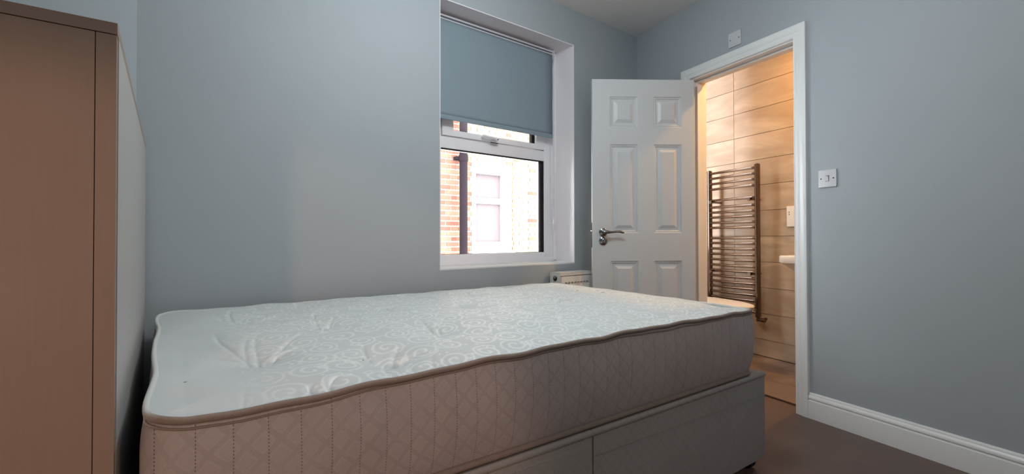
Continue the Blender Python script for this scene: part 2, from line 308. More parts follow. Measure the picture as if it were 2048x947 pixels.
bm = B(); cyl(bm, (L(1.775), FY-0.012, 1.532), (L(1.775), FY-0.026, 1.532), 0.013); hx = L(1.775)
box(bm, hx-0.026, hx+0.026, FY-0.022, FY-0.010, 1.519, 1.541, 0.004)
tube(bm, [(hx, FY-0.03, 1.534), (hx-0.02, FY-0.036, 1.541), (hx-0.05, FY-0.038, 1.5445), (hx-0.082, FY-0.036, 1.547), (hx-0.105, FY-0.034, 1.549)], [0.010, 0.010, 0.009, 0.009, 0.007], 12, rz=0.008)
hd_ = obj('window_handle', bm, MPVC, win, smooth=True)
bm = B(); cyl(bm, (hx+0.012, FY-0.034, 1.537), (hx+0.012, FY-0.041, 1.537), 0.0035, seg=10); box(bm, hx-0.03, hx+0.028, FY-0.0235, FY-0.012, 1.516, 1.5185); o = obj('key_hole', bm, MDARK, hd_)
# roller blind
bl = tag(empty('roller_blind', (1.76, W+0.12, 0)), 'grey blue fabric roller blind pulled halfway down the window', 'blind')
bx0, bx1 = 1.30-1.76, 2.236-1.76
bm = B(); ys = []
for k in range(25):
    z = 2.168-(2.168-1.622)*k/24; ys.append((0.0+0.001*math.sin(k*0.5), z))
secs = [[(x, y, z) for (y, z) in ys] for x in np.linspace(bx0, bx1, 12)]
loft(bm, secs); o = obj('blind_fabric', bm, MBLIND, bl, smooth='all'); md = o.modifiers.new('s', 'SOLIDIFY'); md.thickness = 0.0012
bm = B(); box(bm, bx0, bx1, -0.006, 0.003, 1.600, 1.626, 0.0028); obj('bottom_hem', bm, MBLIND, bl, smooth=True)
bm = B(); cyl(bm, (bx0, 0.02, 2.168), (bx1, 0.02, 2.168), 0.02, seg=28); obj('roller_tube', bm, MBLIND, bl, smooth=True)
bm = B(); box(bm, bx0-0.005, bx1+0.008, -0.004, 0.035, 2.187, 2.197, 0.002); box(bm, bx0, bx1, -0.006, -0.001, 2.168, 2.174, 0.001); obj('head_rail', bm, MCHAIN, bl)
bm = B(); box(bm, bx1+0.004, bx1+0.010, -0.012, 0.045, 2.140, 2.200, 0.004); cyl(bm, (bx1+0.001, 0.018, 2.168), (bx1+0.018, 0.018, 2.168), 0.022, seg=24); obj('bracket', bm, MCHAIN, bl, smooth=True)
bm = B(); cx = bx1+0.013
tube(bm, [(cx, 0.000, 2.165), (cx-0.001, -0.001, 1.8), (cx+0.001, 0.0, 1.4), (cx, 0.004, 1.06), (cx, 0.012, 1.035), (cx, 0.026, 1.035), (cx, 0.034, 1.06), (cx, 0.036, 1.4), (cx+0.001, 0.036, 1.8), (cx, 0.034, 2.165)], 0.0021, 6)
for k in range(90):
    z = 2.16-k*0.0122
    bmesh.ops.create_icosphere(bm, subdivisions=1, radius=0.0031, matrix=Matrix.Translation((cx, 0.000, z)))
o = obj('pull_chain', bm, MCHAIN, bl)
bm = B(); box(bm, cx-0.004, cx+0.004, -0.004, 0.004, 1.70, 1.716, 0.001); obj('chain_clip', bm, MPVC, bl)
bm = B(); box(bm, cx-0.006, cx+0.012, -0.004, 0.006, 1.022, 1.048, 0.002); obj('chain_weight', bm, MPVC, bl)
# ================================================================ OUTSIDE
BY = 5.9
nb = tag(empty('neighbouring_house', (4.2, BY, -1.0)), 'brick house wall across the gap seen through the window glass', 'building')
ox, oy, oz = 4.2, BY, -1.0
WNX0, WNX1, WNZ0, WNZ1 = 3.965, 4.70, 0.66, 2.045
bm = B(); box(bm, -4.4, WNX0-ox, 0.012, 0.2, 0, 5.7); box(bm, WNX1-ox, 5, 0.012, 0.2, 0, 5.7); box(bm, WNX0-ox, WNX1-ox, 0.012, 0.2, 0, WNZ0-oz); box(bm, WNX0-ox, WNX1-ox, 0.012, 0.2, WNZ1-oz, 5.7)
obj('mortar_wall', bm, MMORTAR, nb)
cours = 0.075; cand = []; rest = B()
for r in range(0, 75):
    z0 = r*cours; x = -4.4+(0.084 if r % 2 else 0); k = r % 2
    while x < 4.9:
        wd = 0.215 if k % 2 == 0 else 0.1025; k += 1
        xa, xb = x, x+wd-0.006; x = xb+0.017
        zc = z0+oz+0.032; xw0, xw1 = xa+ox, xb+ox
        if xw1 > WNX0 and xw0 < WNX1 and zc+0.033 > WNZ0 and zc-0.033 < WNZ1:
            if xw0 < WNX0-0.03: xb = WNX0-ox-0.002
            elif xw1 > WNX1+0.03: xa = WNX1-ox+0.002
            else: continue
        cand.append((xa, xb, z0, r))
def vis(c):
    xa, xb, z0, r = c; xm = (xa+xb)/2+ox; zm = z0+oz
    hid = (xm > WNX0 and xm < WNX1 and False)
    return 3.38 < xm < 5.52 and 0.62 < zm < 2.74
nearb = [c for c in cand if vis(c)]; far = [c for c in cand if not vis(c)]
nearb.sort(key=lambda c: (c[0]+ox)); nearb_parts = nearb[:300]; far += nearb[300:]
meshes = {}
def brick_mesh(wd, m):
    key = (round(wd, 3), m.name)
    if key not in meshes:
        b = B(); box(b, 0, wd, -0.004, 0.05, 0, 0.057, 0.0); bmesh.ops.bevel(b, geom=[e for e in b.edges], offset=0.003, segments=1, affect='EDGES')
        me = bpy.data.meshes.new('brick'); b.to_mesh(me); b.free(); me.materials.append(m); meshes[key] = me
    return meshes[key]
for (xa, xb, z0, r) in nearb_parts:
    xm = (xa+xb)/2+ox; red = xm < 3.86 or (WNX1-0.02 < xm < WNX1+0.11) or random.random() < (0.45 if xm < WNX0 else 0.07)
    o = bpy.data.objects.new('brick', brick_mesh(xb-xa, MBRED if red else MBYEL)); COL.objects.link(o); o.parent = nb; o.location = (xa, random.uniform(-0.003, 0.003), z0)
for (xa, xb, z0, r) in far: box(rest, xa, xb, -0.004, 0.05, z0, z0+0.057)
o = obj('bricks', rest, MBYEL, nb); o['kind'] = 'stuff'
bm = B(); a, b_, c_, d_ = WNX0-ox, WNX1-ox, WNZ0-oz, WNZ1-oz
for (p, q) in ((a, a+0.055), (b_-0.13, b_)): box(bm, p, q, -0.03, 0.12, c_+0.055, d_, 0.004)
box(bm, a+0.054, b_-0.129, -0.0295, 0.1195, d_-0.15, d_-0.0005, 0.004); box(bm, a-0.05, b_+0.05, -0.09, 0.12, c_-0.06, c_+0.06, 0.006)
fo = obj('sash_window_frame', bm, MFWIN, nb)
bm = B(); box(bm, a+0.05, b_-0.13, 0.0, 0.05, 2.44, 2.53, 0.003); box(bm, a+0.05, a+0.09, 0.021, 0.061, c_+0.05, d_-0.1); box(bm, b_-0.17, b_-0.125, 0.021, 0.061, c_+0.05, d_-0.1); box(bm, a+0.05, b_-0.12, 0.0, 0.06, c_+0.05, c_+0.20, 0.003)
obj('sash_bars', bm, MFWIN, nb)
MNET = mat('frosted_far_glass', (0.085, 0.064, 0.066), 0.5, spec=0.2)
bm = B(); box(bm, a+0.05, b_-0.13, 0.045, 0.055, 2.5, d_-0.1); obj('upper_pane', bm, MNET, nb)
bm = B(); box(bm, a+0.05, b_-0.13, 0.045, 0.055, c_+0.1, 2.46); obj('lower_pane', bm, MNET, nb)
dp = tag(empty('drainpipe', (3.72, BY-0.16, -1.0)), 'dark weathered drainpipe running up the brick wall outside', 'pipe')
bm = B(); cyl(bm, (0, 0, 0), (0, 0, 5.6), 0.058, seg=24); obj('pipe', bm, MDRAIN, dp, smooth=True)
for z in (1.2, 3.02, 4.9):
    bm = B(); cyl(bm, (0, 0, z), (0, 0, z+0.09), 0.068, seg=24); box(bm, -0.1, 0.1, 0.03, 0.12, z+0.02, z+0.07, 0.004); obj('collar', bm, MDRAIN, dp, smooth=True)
bm = B(); box(bm, -3, 9, W+TH+0.01, BY+0.2, -1.1, -1.0); struct(obj('ground', bm, MPINE), 'grey yard between the two houses', 'ground')
# ================================================================ DOOR
dr = struct(empty('door_1', mw=DOORM), 'open white six panel door folded back toward the radiator', 'door')
bm = B()                                                               # lining
box(bm, T0-0.018, T0, -0.13, 0.001, 0, HEADZ, 0.0015); box(bm, T1, T1+0.018, -0.13, 0.001, 0, HEADZ, 0.0015); box(bm, T0-0.018, T1+0.018, -0.13, 0.001, HEADZ, HEADZ+0.018, 0.0015)
obj('door_lining', bm, MGLOSS, dr)
bm = B(); box(bm, T0, T0+0.014, -0.085, -0.042, 0, HEADZ, 0.0015); box(bm, T1-0.014, T1, -0.085, -0.042, 0, HEADZ, 0.0015); box(bm, T0+0.014, T1-0.014, -0.085, -0.042, HEADZ-0.014, HEADZ, 0.0015)
obj('door_stop', bm, MGLOSS, dr)
AR = [(0, 0), (0, 0.010), (0.004, 0.013), (0.008, 0.0105), (0.011, 0.0105), (0.016, 0.014), (0.024, 0.0155), (0.030, 0.013), (0.033, 0.0165), (0.040, 0.0185), (0.052, 0.0195), (0.064, 0.0195), (0.068, 0.017), (0.068, 0)]
def arch(side):
    bm = B(); s = 1 if side == 'far' else -1
    i0, i1, zt = T0-0.006, T1+0.004, HEADZ+0.008
    secs = [[(i0-p[0]*1.05, p[1], 0) for p in AR], [(i0-p[0]*1.05, p[1], zt+p[0]) for p in AR], [(i1+p[0], p[1], zt+p[0]) for p in AR], [(i1+p[0], p[1], 0) for p in AR]]
    if side != 'room': secs = [[(x, -0.131-y, z) for (x, y, z) in s_] for s_ in secs]
    loft(bm, secs, True); return obj('architrave', bm, MGLOSS, dr, smooth=True)
arch('room'); arch('far')
# the leaf: visible face runs from hinge corner A to free corner Bv
A = Vector((2.847, 1.650, 0)); Bv = Vector((2.312, 2.050, 0)); LV = (Bv-A).normalized(); LW = 0.668
LN = Vector((-LV.y, LV.x, 0)) if Vector((-LV.y, LV.x, 0)).dot(Vector((-1, -1, 0))) > 0 else Vector((LV.y, -LV.x, 0))   # toward the camera
LM = Matrix(((LV.x, LN.x, 0, A.x), (LV.y, LN.y, 0, A.y), (0, 0, 1, 0), (0, 0, 0, 1)))
LMl = DOORM.inverted() @ LM
LH = 1.945; LB = 0.006
xs = [0, 0.082, 0.270, 0.368, 0.556, LW]
zs_ = [(0.20, 0.775), (0.950, 1.527), (1.634, 1.837)]
leaf = None
bm = B(); box(bm, 0, LW, -0.035, -0.011, LB, LH)
zb = [LB]+[v for p in zs_ for v in p]+[LH]
for i in range(5):
    for j in range(len(zb)-1):
        if i in (1, 3) and j in (1, 3, 5): continue
        box(bm, xs[i], xs[i+1], -0.0112, 0, zb[j], zb[j+1])
bmesh.ops.remove_doubles(bm, verts=bm.verts, dist=1e-5)
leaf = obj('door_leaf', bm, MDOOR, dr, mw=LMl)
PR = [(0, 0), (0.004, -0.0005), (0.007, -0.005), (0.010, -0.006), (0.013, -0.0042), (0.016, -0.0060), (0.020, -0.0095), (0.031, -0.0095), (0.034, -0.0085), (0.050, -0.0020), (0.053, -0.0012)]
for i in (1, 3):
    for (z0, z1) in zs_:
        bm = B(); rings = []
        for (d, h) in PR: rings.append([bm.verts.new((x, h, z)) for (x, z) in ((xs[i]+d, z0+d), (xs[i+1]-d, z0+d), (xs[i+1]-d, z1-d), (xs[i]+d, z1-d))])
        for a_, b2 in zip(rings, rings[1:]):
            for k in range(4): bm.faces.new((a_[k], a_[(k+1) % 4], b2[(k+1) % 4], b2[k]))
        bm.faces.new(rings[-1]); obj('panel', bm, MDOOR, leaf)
bm = B(); box(bm, LW, LW+0.0015, -0.028, -0.010, 0.86, 1.02); o = obj('lock_faceplate', bm, MSATIN, leaf)
bm = B(); box(bm, LW+0.001, LW+0.012, -0.026, -0.012, 0.950, 0.968, 0.002); obj('latch_bolt', bm, MCHROME, leaf)
for z in (0.25, 1.0, 1.72):
    bm = B(); cyl(bm, (-0.004, -0.038, z), (-0.004, -0.038, z+0.08), 0.006, seg=12); obj('hinge', bm, MSATIN, leaf, smooth=True)
for z, kind in ((0.958, 'lever'), (0.902, 'key')):
    hx = 0.600
    hnd = empty('door_handle' if kind == 'lever' else 'keyhole_rose'); hnd.parent = dr; hnd.matrix_local = LMl @ Matrix.Translation((hx, 0, z))
    bm = B(); R_ = 0.027; cyl(bm, (0, 0, 0), (0, 0.005, 0), R_, seg=36); cyl(bm, (0, 0.005, 0), (0, 0.010, 0), R_, R_*0.75, seg=36); obj('rose', bm, MSATIN, hnd, smooth=True)
    if kind == 'lever':
        bm = B(); cyl(bm, (0, 0.008, 0), (0, 0.045, 0), 0.012, 0.0115, seg=24)
        tube(bm, [(0.008, 0.047, 0.001), (0, 0.049, 0.001), (-0.015, 0.050, 0.000), (-0.035, 0.051, -0.001), (-0.055, 0.051, 0.0005), (-0.080, 0.051, 0.003), (-0.100, 0.052, 0.002), (-0.113, 0.052, -0.002), (-0.122, 0.051, -0.006)], [0.012, 0.014, 0.012, 0.008, 0.007, 0.0075, 0.0085, 0.008, 0.004], 16, rz=None)
        obj('lever', bm, MSATIN, hnd, smooth=True)
    else:
        bm = B(); cyl(bm, (0, 0.009, 0), (0, 0.020, 0), 0.010, 0.008, seg=20); box(bm, -0.003, 0.003, 0.019, 0.032, -0.011, 0.011, 0.002); obj('thumb_turn', bm, MCHROME, hnd, smooth=True)
bm = B(); box(bm, T0, T1, -0.106, -0.092, 0, 0.007, 0.003); obj('threshold_strip', bm, MGROUT, dr)
# ================================================================ SWITCH PLATES
def plate(name, t, z, label, rocker):
    r = empty(name); r.matrix_world = DOORM @ Matrix.Translation((t, 0, z)); tag(r, label, 'switch' if rocker else 'blanking plate')
    bm = B(); box(bm, -0.043, 0.043, 0, 0.0085, -0.043, 0.043, 0.002); obj('faceplate', bm, MPLAS, r, smooth=True)
    for s in (-1, 1):
        bm = B(); cyl(bm, (s*0.030, 0.008, 0), (s*0.030, 0.0093, 0), 0.0032, seg=14); sc = obj('screw', bm, MDARK, r, smooth=True)
    if rocker:
        bm = B(); box(bm, -0.0085, 0.0085, 0.0080, 0.0088, -0.0145, 0.0145); obj('rocker_surround', bm, MDARK, r)
        bm = B(); loft(bm, [[(x, y, z_) for (y, z_) in ((0.008, -0.0132), (0.0095, -0.0132), (0.0105, 0), (0.0135, 0.0125), (0.008, 0.0132))] for x in (-0.0075, 0.0065)], True); obj('rocker', bm, MPLAS, r)
    return r
plate('light_switch', 1.4076, 1.215, 'white single light switch on the wall right of the doorway', True)
plate('blanking_plate', 0.8774, 2.1116, 'plain white blanking plate with two screws above the doorway', False)
# ================================================================ RADIATOR
rd = tag(empty('radiator', (2.075, W-0.12, 0.12)), 'small white panel radiator under the window beside the door', 'radiator')
rw, rh = 0.288, 0.583
bm = B(); box(bm, 0.006, rw-0.006, 0.0, 0.012, 0, rh-0.022, 0.005)
for k in range(8):
    x = 0.034+k*0.0305; box(bm, x-0.010, x+0.010, -0.0035, 0.004, 0.03, rh-0.075, 0.003)
obj('front_panel', bm, MRAD, rd, smooth=True)
bm = B()
box(bm, 0.0, 0.003, 0.004, 0.098, 0.02, rh, 0.001)
obj('side_cover', bm, MRAD, rd); bm = B(); box(bm, rw-0.003, rw, 0.004, 0.098, 0.02, rh, 0.001); obj('side_cover', bm, MRAD, rd)
bm = B(); box(bm, 0, rw, 0.001, 0.100, rh-0.003, rh+0.002, 0.001); box(bm, 0, rw, 0.001, 0.005, rh-0.018, rh, 0.001)
for k in range(14): box(bm, 0.014+k*0.0195, 0.026+k*0.0195, 0.03, 0.085, rh+0.0015, rh+0.0022)
obj('top_grille', bm, MRAD, rd)
bm = B()
for k in range(8):
    x = 0.044+k*0.0275; box(bm, x-0.0075, x+0.0075, -0.0045, -0.001, rh-0.064, rh-0.0585)
obj('slots', bm, mat('slot_shadow', (0.22, 0.19, 0.17), 0.8), rd)
bm = B(); cyl(bm, (-0.002, 0.050, rh-0.035), (0.004, 0.050, rh-0.035), 0.0165, seg=24); sc = obj('side_opening', bm, MHOLE, rd, smooth=True)
bm = B(); cyl(bm, (-0.007, 0.047, rh-0.028), (0.004, 0.047, rh-0.028), 0.009, seg=6); cyl(bm, (-0.010, 0.047, rh-0.028), (-0.006, 0.047, rh-0.028), 0.0045, seg=12); obj('bleed_valve', bm, MCHROME, rd)
bm = B(); cyl(bm, (0.04, 0.05, -0.12), (0.04, 0.05, 0.03), 0.0075); cyl(bm, (rw-0.04, 0.05, -0.12), (rw-0.04, 0.05, 0.03), 0.0075); box(bm, 0.0, rw, 0.085, 0.12, 0.05, 0.1); obj('pipework', bm, MRAD, rd, smooth=True)
# ================================================================ BED
BANG = math.radians(-2.71)
def bedm(x, y, z): return Matrix.Translation((x, y, z)) @ Matrix.Rotation(BANG, 4, 'Z')
ML, MWD = 1.90, 1.205
# --- divan base
dv = tag(empty('divan_base', mw=bedm(0.035, 0.947, 0)), 'grey beige fabric divan base under the mattress, in two halves', 'bed base')
DL, DT = 1.957, 0.386
def half(x0, x1, name='base_half'):
    bm = B(); box(bm, x0, x1, 0, 1.20, 0.045, DT-0.002, 0.006); return obj(name, bm, MDIV, dv, smooth=True)
h1_ = half(0.0, 0.979); h2_ = half(0.983, DL)
bm = B(); prism(bm, [(0.006, -0.006), (0.962, -0.006), (0.974, 0.001), (0.974, 0.01), (0.006, 0.01)], 0.06, DT-0.032)
bmesh.ops.bevel(bm, geom=[e for e in bm.edges if abs(e.verts[0].co.z-e.verts[1].co.z) < 1e-6 and e.verts[0].co.z > 0.3], offset=0.008, segments=3, affect='EDGES'); obj('drawer_front', bm, MDIV, h1_, smooth=True)
bm = B(); tube(bm, [(x, 0.001, DT-0.010) for x in np.linspace(0.0, DL-0.004, 60)], 0.0075, 10, rz=0.010); obj('top_piping', bm, MDIV, dv, smooth=True)
bm = B(); tube(bm, [(x, -0.002, DT-0.085+0.012*math.sin(x*2)) for x in np.linspace(0.99, DL-0.002, 40)], 0.0010, 8, rz=0.0008); obj('fabric_crease', bm, MDIV, h2_, smooth=True)
for (x, y) in ((DL-0.05, 0.045), (DL-0.05, 1.15), (1.03, 0.045), (0.92, 0.045), (0.05, 0.045), (0.05, 1.15)):
    c = empty('castor', (x, y, 0)); c.parent = dv
    for s in (-1, 1):
        bm = B(); cyl(bm, (s*0.004, 0, 0.0225), (s*0.017, 0, 0.0225), 0.0225, seg=22); obj('wheel', bm, MCAST, c, smooth=True)
    bm = B(); cyl(bm, (0, 0.006, 0.02), (0, 0.006, 0.062), 0.006); box(bm, -0.019, 0.019, -0.016, 0.010, 0.026, 0.043, 0.006); obj('fork', bm, MCAST, c, smooth=True)
# --- mattress
mt = tag(empty('mattress', mw=bedm(0.024, 0.948, DT)), 'white scroll patterned double mattress with tufts and piping brown along the near edge', 'mattress')
def edge_z(u, v):
    """height of the top piping above the divan, sagging a little at the near edge"""
    near = np.interp(u, [0, 0.05, 0.14, 0.3, 0.54, 0.8, 1.2, 1.6, 1.9], [0.247, 0.237, 0.236, 0.239, 0.245, 0.250, 0.254, 0.252, 0.250])
    farz = 0.262+0*near
    k = min(1, max(0, v/MWD)); k = k*k*(3-2*k)
    return near*(1-k)+farz*k+0.0015*math.sin(u*23+v*5)+0.0012*math.sin(u*41+v*31)
RC = 0.045
def loop(n_long=150, n_short=90, inset=0.0, rc=RC):
    """points counter clockwise round the mattress outline with rounded corners"""
    pts = []; x0, x1, y0, y1 = inset, ML-inset, inset, MWD-inset
    def arc(cx, cy, a0):
        return [(cx+rc*math.cos(a0+PI/2*k/8), cy+rc*math.sin(a0+PI/2*k/8)) for k in range(9)]
    def seg(p, q, n): return [(p[0]+(q[0]-p[0])*k/n, p[1]+(q[1]-p[1])*k/n) for k in range(1, n)]
    P = arc(x0+rc, y0+rc, PI); pts += P; pts += seg(P[-1], (x1-rc, y0), n_long)
    P = arc(x1-rc, y0+rc, -PI/2); pts += P; pts += seg(P[-1], (x1, y1-rc), n_short)
    P = arc(x1-rc, y1-rc, 0); pts += P; pts += seg(P[-1], (x0+rc, y1), n_long)
    P = arc(x0+rc, y1-rc, PI/2); pts += P; pts += seg(P[-1], (x0, y0+rc), n_short)
    return pts
lp = loop(220, 130)
def wob(u, v): return 0.0018*math.sin(u*9.0+v*13)+0.0016*math.sin(u*27+v*19)+(0.0022*math.sin(v*14.0) if u < 0.06 else 0)
nrm = []
for i, p in enumerate(lp):
    a = lp[i-1]; b_ = lp[(i+1) % len(lp)]; d = Vector((b_[0]-a[0], b_[1]-a[1])).normalized(); nrm.append((d.y, -d.x))
bm = B(); NZ = 22; rows = []
for k in range(NZ+1):
    f = k/NZ; row = []
    for (p, n) in zip(lp, nrm):
        ez = edge_z(*p)-0.006; z = 0.006+(ez-0.006)*f
        bul = 0.014*math.sin(PI*f)**0.7-0.016*(1-f)**3
        # soft vertical valleys along the stitch rows
        s = p[0] if abs(n[1]) > 0.5 else p[1]
        val = -0.0018*math.exp(-(((((s+0.021)/0.0544) % 1)-0.5)*0.0544/0.008)**2)
        rip = 0.0009*math.sin(s*31+f*5)+0.0008*math.sin(s*17-f*6)
        o_ = bul+val*math.sin(PI*f)+rip*math.sin(PI*f)+wob(*p)*f
        row.append(bm.verts.new((p[0]+n[0]*o_, p[1]+n[1]*o_, z)))
    rows.append(row)
for k in range(NZ):
    for i in range(len(lp)):
        j = (i+1) % len(lp); bm.faces.new((rows[k][i], rows[k][j], rows[k+1][j], rows[k+1][i]))
bm.faces.new(rows[0][::-1])
obj('side_border', bm, MSIDE, mt, smooth='all')
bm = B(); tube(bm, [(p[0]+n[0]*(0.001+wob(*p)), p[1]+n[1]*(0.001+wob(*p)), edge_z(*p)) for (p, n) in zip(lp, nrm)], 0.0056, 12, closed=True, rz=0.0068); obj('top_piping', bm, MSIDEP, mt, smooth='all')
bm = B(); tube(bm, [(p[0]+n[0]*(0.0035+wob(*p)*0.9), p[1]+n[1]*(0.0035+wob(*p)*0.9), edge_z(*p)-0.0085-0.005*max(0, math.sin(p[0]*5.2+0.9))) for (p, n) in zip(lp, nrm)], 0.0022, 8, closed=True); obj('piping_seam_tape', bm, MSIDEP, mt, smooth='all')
lb = loop(110, 70, 0.008)
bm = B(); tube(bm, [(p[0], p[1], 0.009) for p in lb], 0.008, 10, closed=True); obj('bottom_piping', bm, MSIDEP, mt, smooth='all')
# quilted top: height field with tufts, radiating creases and the woven scrolls as an attribute
NU, NV = 640, 400
u = np.linspace(0, ML, NU); v = np.linspace(0, MWD, NV); U_, V_ = np.meshgrid(u, v, indexing='ij')
cb, sb = math.cos(BANG), math.sin(BANG)
def tolocal(X, Y): dx, dy = X-0.024, Y-0.948; return dx*cb+dy*sb, -dx*sb+dy*cb
tuftw = [(0.242, 1.256), (0.470, 1.055), (0.473, 1.498), (0.703, 1.200), (0.940, 1.045), (0.502, 1.914), (0.301, 1.747), (0.976, 1.479), (0.72, 1.66), (1.203, 1.235), (1.40, 1.00), (1.43, 1.48), (1.575, 2.00), (1.66, 1.22), (1.20, 1.72), (1.79, 1.60), (0.95, 1.93), (1.62, 0.98), (1.86, 1.02)]
tufts = [tolocal(*t) for t in tuftw]
Ez = np.zeros_like(U_); near = np.interp(u, [0, 0.05, 0.14, 0.3, 0.54, 0.8, 1.2, 1.6, 1.9], [0.247, 0.237, 0.236, 0.239, 0.245, 0.250, 0.254, 0.252, 0.250])
kk = np.clip(V_/MWD, 0, 1); kk = kk*kk*(3-2*kk); Ez = near[:, None]*(1-kk)+0.262*kk+0.0015*np.sin(U_*23+V_*5)+0.0012*np.sin(U_*41+V_*31)
de = np.minimum(np.minimum(U_, ML-U_), np.minimum(V_, MWD-V_))
Z = Ez+0.014*(1-np.exp(-de/0.05))+0.018*np.sin(PI*np.clip(V_/MWD, 0, 1))*np.sin(PI*U_/ML)
def smooth_noise(sc, amp, seed):
    r = np.random.default_rng(seed); o = np.zeros_like(U_)
    for _ in range(14):
        a = r.uniform(0, PI); f = sc*r.uniform(0.6, 1.6); o += np.sin((U_*math.cos(a)+V_*math.sin(a))*f+r.uniform(0, 6))
    return o/14*amp
Z += smooth_noise(14, 0.004, 1)+smooth_noise(40, 0.0022, 2)
for i, (tu, tv) in enumerate(tufts):
    r = np.random.default_rng(100+i); R2 = (U_-tu)**2+(V_-tv)**2; big = 1.0 if i in (0, 1) else 0.6 if i in (2, 3, 5, 6, 7) else 0.55
    Z -= big*(0.010*np.exp(-R2/0.028**2)+0.018*np.exp(-R2/0.085**2))
    angs = {0: (0.5, 2.6), 1: (0.1, 2.9)}.get(i, tuple(r.uniform(0, 2*PI, 2)))
    for a in angs:
        ca, sa = math.cos(a), math.sin(a); al = (U_-tu)*ca+(V_-tv)*sa; pe = -(U_-tu)*sa+(V_-tv)*ca+0.15*al*al/0.1*math.sin(a*5)
        Ln = r.uniform(0.05, 0.10)*(1.2 if big == 1 else 1); wv = r.uniform(0.005, 0.008)
        g = np.clip(al/0.012, 0, 1)*np.exp(-(al/Ln)**2); Z += big*g*(-0.0075*np.exp(-(pe/wv)**2)+0.0030*np.exp(-((pe-2*wv)/(1.6*wv))**2))
creases = [((0.282, 1.966), (0.265, 1.747)), ((0.265, 1.747), (0.28, 1.635)), ((0.568, 2.12), (0.496, 1.919)), ((0.497, 1.726), (0.45, 1.457)), ((0.755, 1.462), (0.68, 1.158)), ((0.475, 1.214), (0.447, 1.048)), ((0.256, 1.485), (0.219, 1.25)), ((0.285, 1.511), (0.239, 1.234)), ((0.40, 1.44), (0.262, 1.24)), ((0.559, 1.146), (0.472, 1.027)), ((0.509, 1.014), (0.497, 0.93)), ((0.571, 1.016), (0.542, 0.93)), ((0.462, 1.036), (0.44, 0.95)), ((0.348, 1.006), (0.306, 0.95)), ((0.285, 0.99), (0.278, 0.95)), ((0.185, 1.593), (0.212, 1.309)), ((0.228, 1.824), (0.264, 1.76)), ((1.218, 1.335), (1.144, 1.166)), ((0.941, 1.12), (0.907, 0.995)), ((1.235, 1.868), (1.185, 1.738)), ((1.516, 1.661), (1.451, 1.495)), ((1.494, 1.416), (1.328, 1.351)), ((1.522, 2.046), (1.491, 1.88)), ((0.976, 1.534), (0.94, 1.435))]
for i, (pa, pb) in enumerate(creases):                      # pulled folds running into the tufts, steep on one side
    (xa, ya), (xb, yb) = tolocal(*pa), tolocal(*pb); Ln = math.hypot(xb-xa, yb-ya); ca, sa = (xb-xa)/Ln, (yb-ya)/Ln
    al = ((U_-xa)*ca+(V_-ya)*sa)/Ln; pe = -(U_-xa)*sa+(V_-ya)*ca+0.012*np.sin(al*3)
    tap = np.clip((al+0.05)/0.5, 0, 1)**1.2*np.clip((1.12-al)/0.14, 0, 1)
    Z += tap*(0.45 if i in (6, 7, 8, 9, 11, 12) else 0.8)*(-0.0055*np.exp(-(pe/0.0055)**2)+0.0020*np.where(pe < 0, np.exp(-((pe+0.014)/0.012)**2), 0)-0.006*np.where(pe > 0, np.exp(-pe/0.030), np.exp(pe/0.004)))
# puckers pulled in along the near edge
for k in range(46):
    r = np.random.default_rng(900+k); uu = r.uniform(0.12, 1.8); w_ = r.uniform(0.003, 0.006); L_ = r.uniform(0.02, 0.06)
    Z += r.uniform(-0.0030, 0.0012)*np.exp(-((U_-uu-0.3*V_*r.uniform(-1, 1))/w_)**2)*np.exp(-(V_/L_)**2)
# woven scrolls
G = 0.0016; nx, ny = int(ML/G)+1, int(MWD/G)+1; P = np.zeros((nx, ny), np.float32)
def stamp(px, py, rad):
    px = np.asarray(px); py = np.asarray(py); k = int(math.ceil(rad/G))
    for i in range(-k, k+1):
        for j in range(-k, k+1):
            d = math.hypot(i, j)*G
            if d > rad: continue
            a = np.round(px/G).astype(int)+i; b_ = np.round(py/G).astype(int)+j; ok = (a >= 0) & (a < nx) & (b_ >= 0) & (b_ < ny); P[a[ok], b_[ok]] = 1
r = np.random.default_rng(5)
cell = 0.088
for i in range(int(ML/cell)+1):
    for j in range(int(MWD/cell)+1):
        cx = (i+0.5+0.5*(j % 2))*cell+r.uniform(-.012, .012); cy = (j+0.5)*cell+r.uniform(-.012, .012)
        s = 1 if (i+j) % 2 else -1; a0 = r.uniform(0, 2*PI); R0 = r.uniform(0.030, 0.042); t = np.linspace(0, 1, 260)
        ang = a0+s*t*2*PI*1.55; rad = R0*(1-t)**0.8+0.004; stamp(cx+rad*np.cos(ang), cy+rad*np.sin(ang), 0.0026)
        ex, ey = cx+R0*math.cos(a0), cy+R0*math.sin(a0); ta = a0-s*PI/2; tt = np.linspace(0, 1, 160); a2 = ta-s*tt*2.4   # tail swinging out the other way
        dx = np.cumsum(np.cos(a2))*0.095/160; dy = np.cumsum(np.sin(a2))*0.095/160; stamp(ex+dx, ey+dy, 0.0022)
        R3 = 0.013; qx, qy = ex+dx[-1], ey+dy[-1]; a3 = a2[-1]; tt = np.linspace(0, 1, 80); a4 = a3-s*tt*5.0; stamp(qx+np.cumsum(np.cos(a4))*0.05/80, qy+np.cumsum(np.sin(a4))*0.05/80, 0.0020)
        for m_ in range(3):                                 # buds
            b0 = a0+m_*2.1; stamp([cx+(R0+0.012)*math.cos(b0)], [cy+(R0+0.012)*math.sin(b0)], 0.004)
ii = np.clip((U_/G).astype(int), 1, nx-2); jj = np.clip((V_/G).astype(int), 1, ny-2)
pat = (P[ii, jj]*2+P[ii-1, jj]+P[ii+1, jj]+P[ii, jj-1]+P[ii, jj+1])/6
pat = pat*np.clip((U_-0.12)/0.14, 0.06, 1)  # scrolls fade out at the head end, glare put into the pattern
dirt = np.zeros_like(U_)
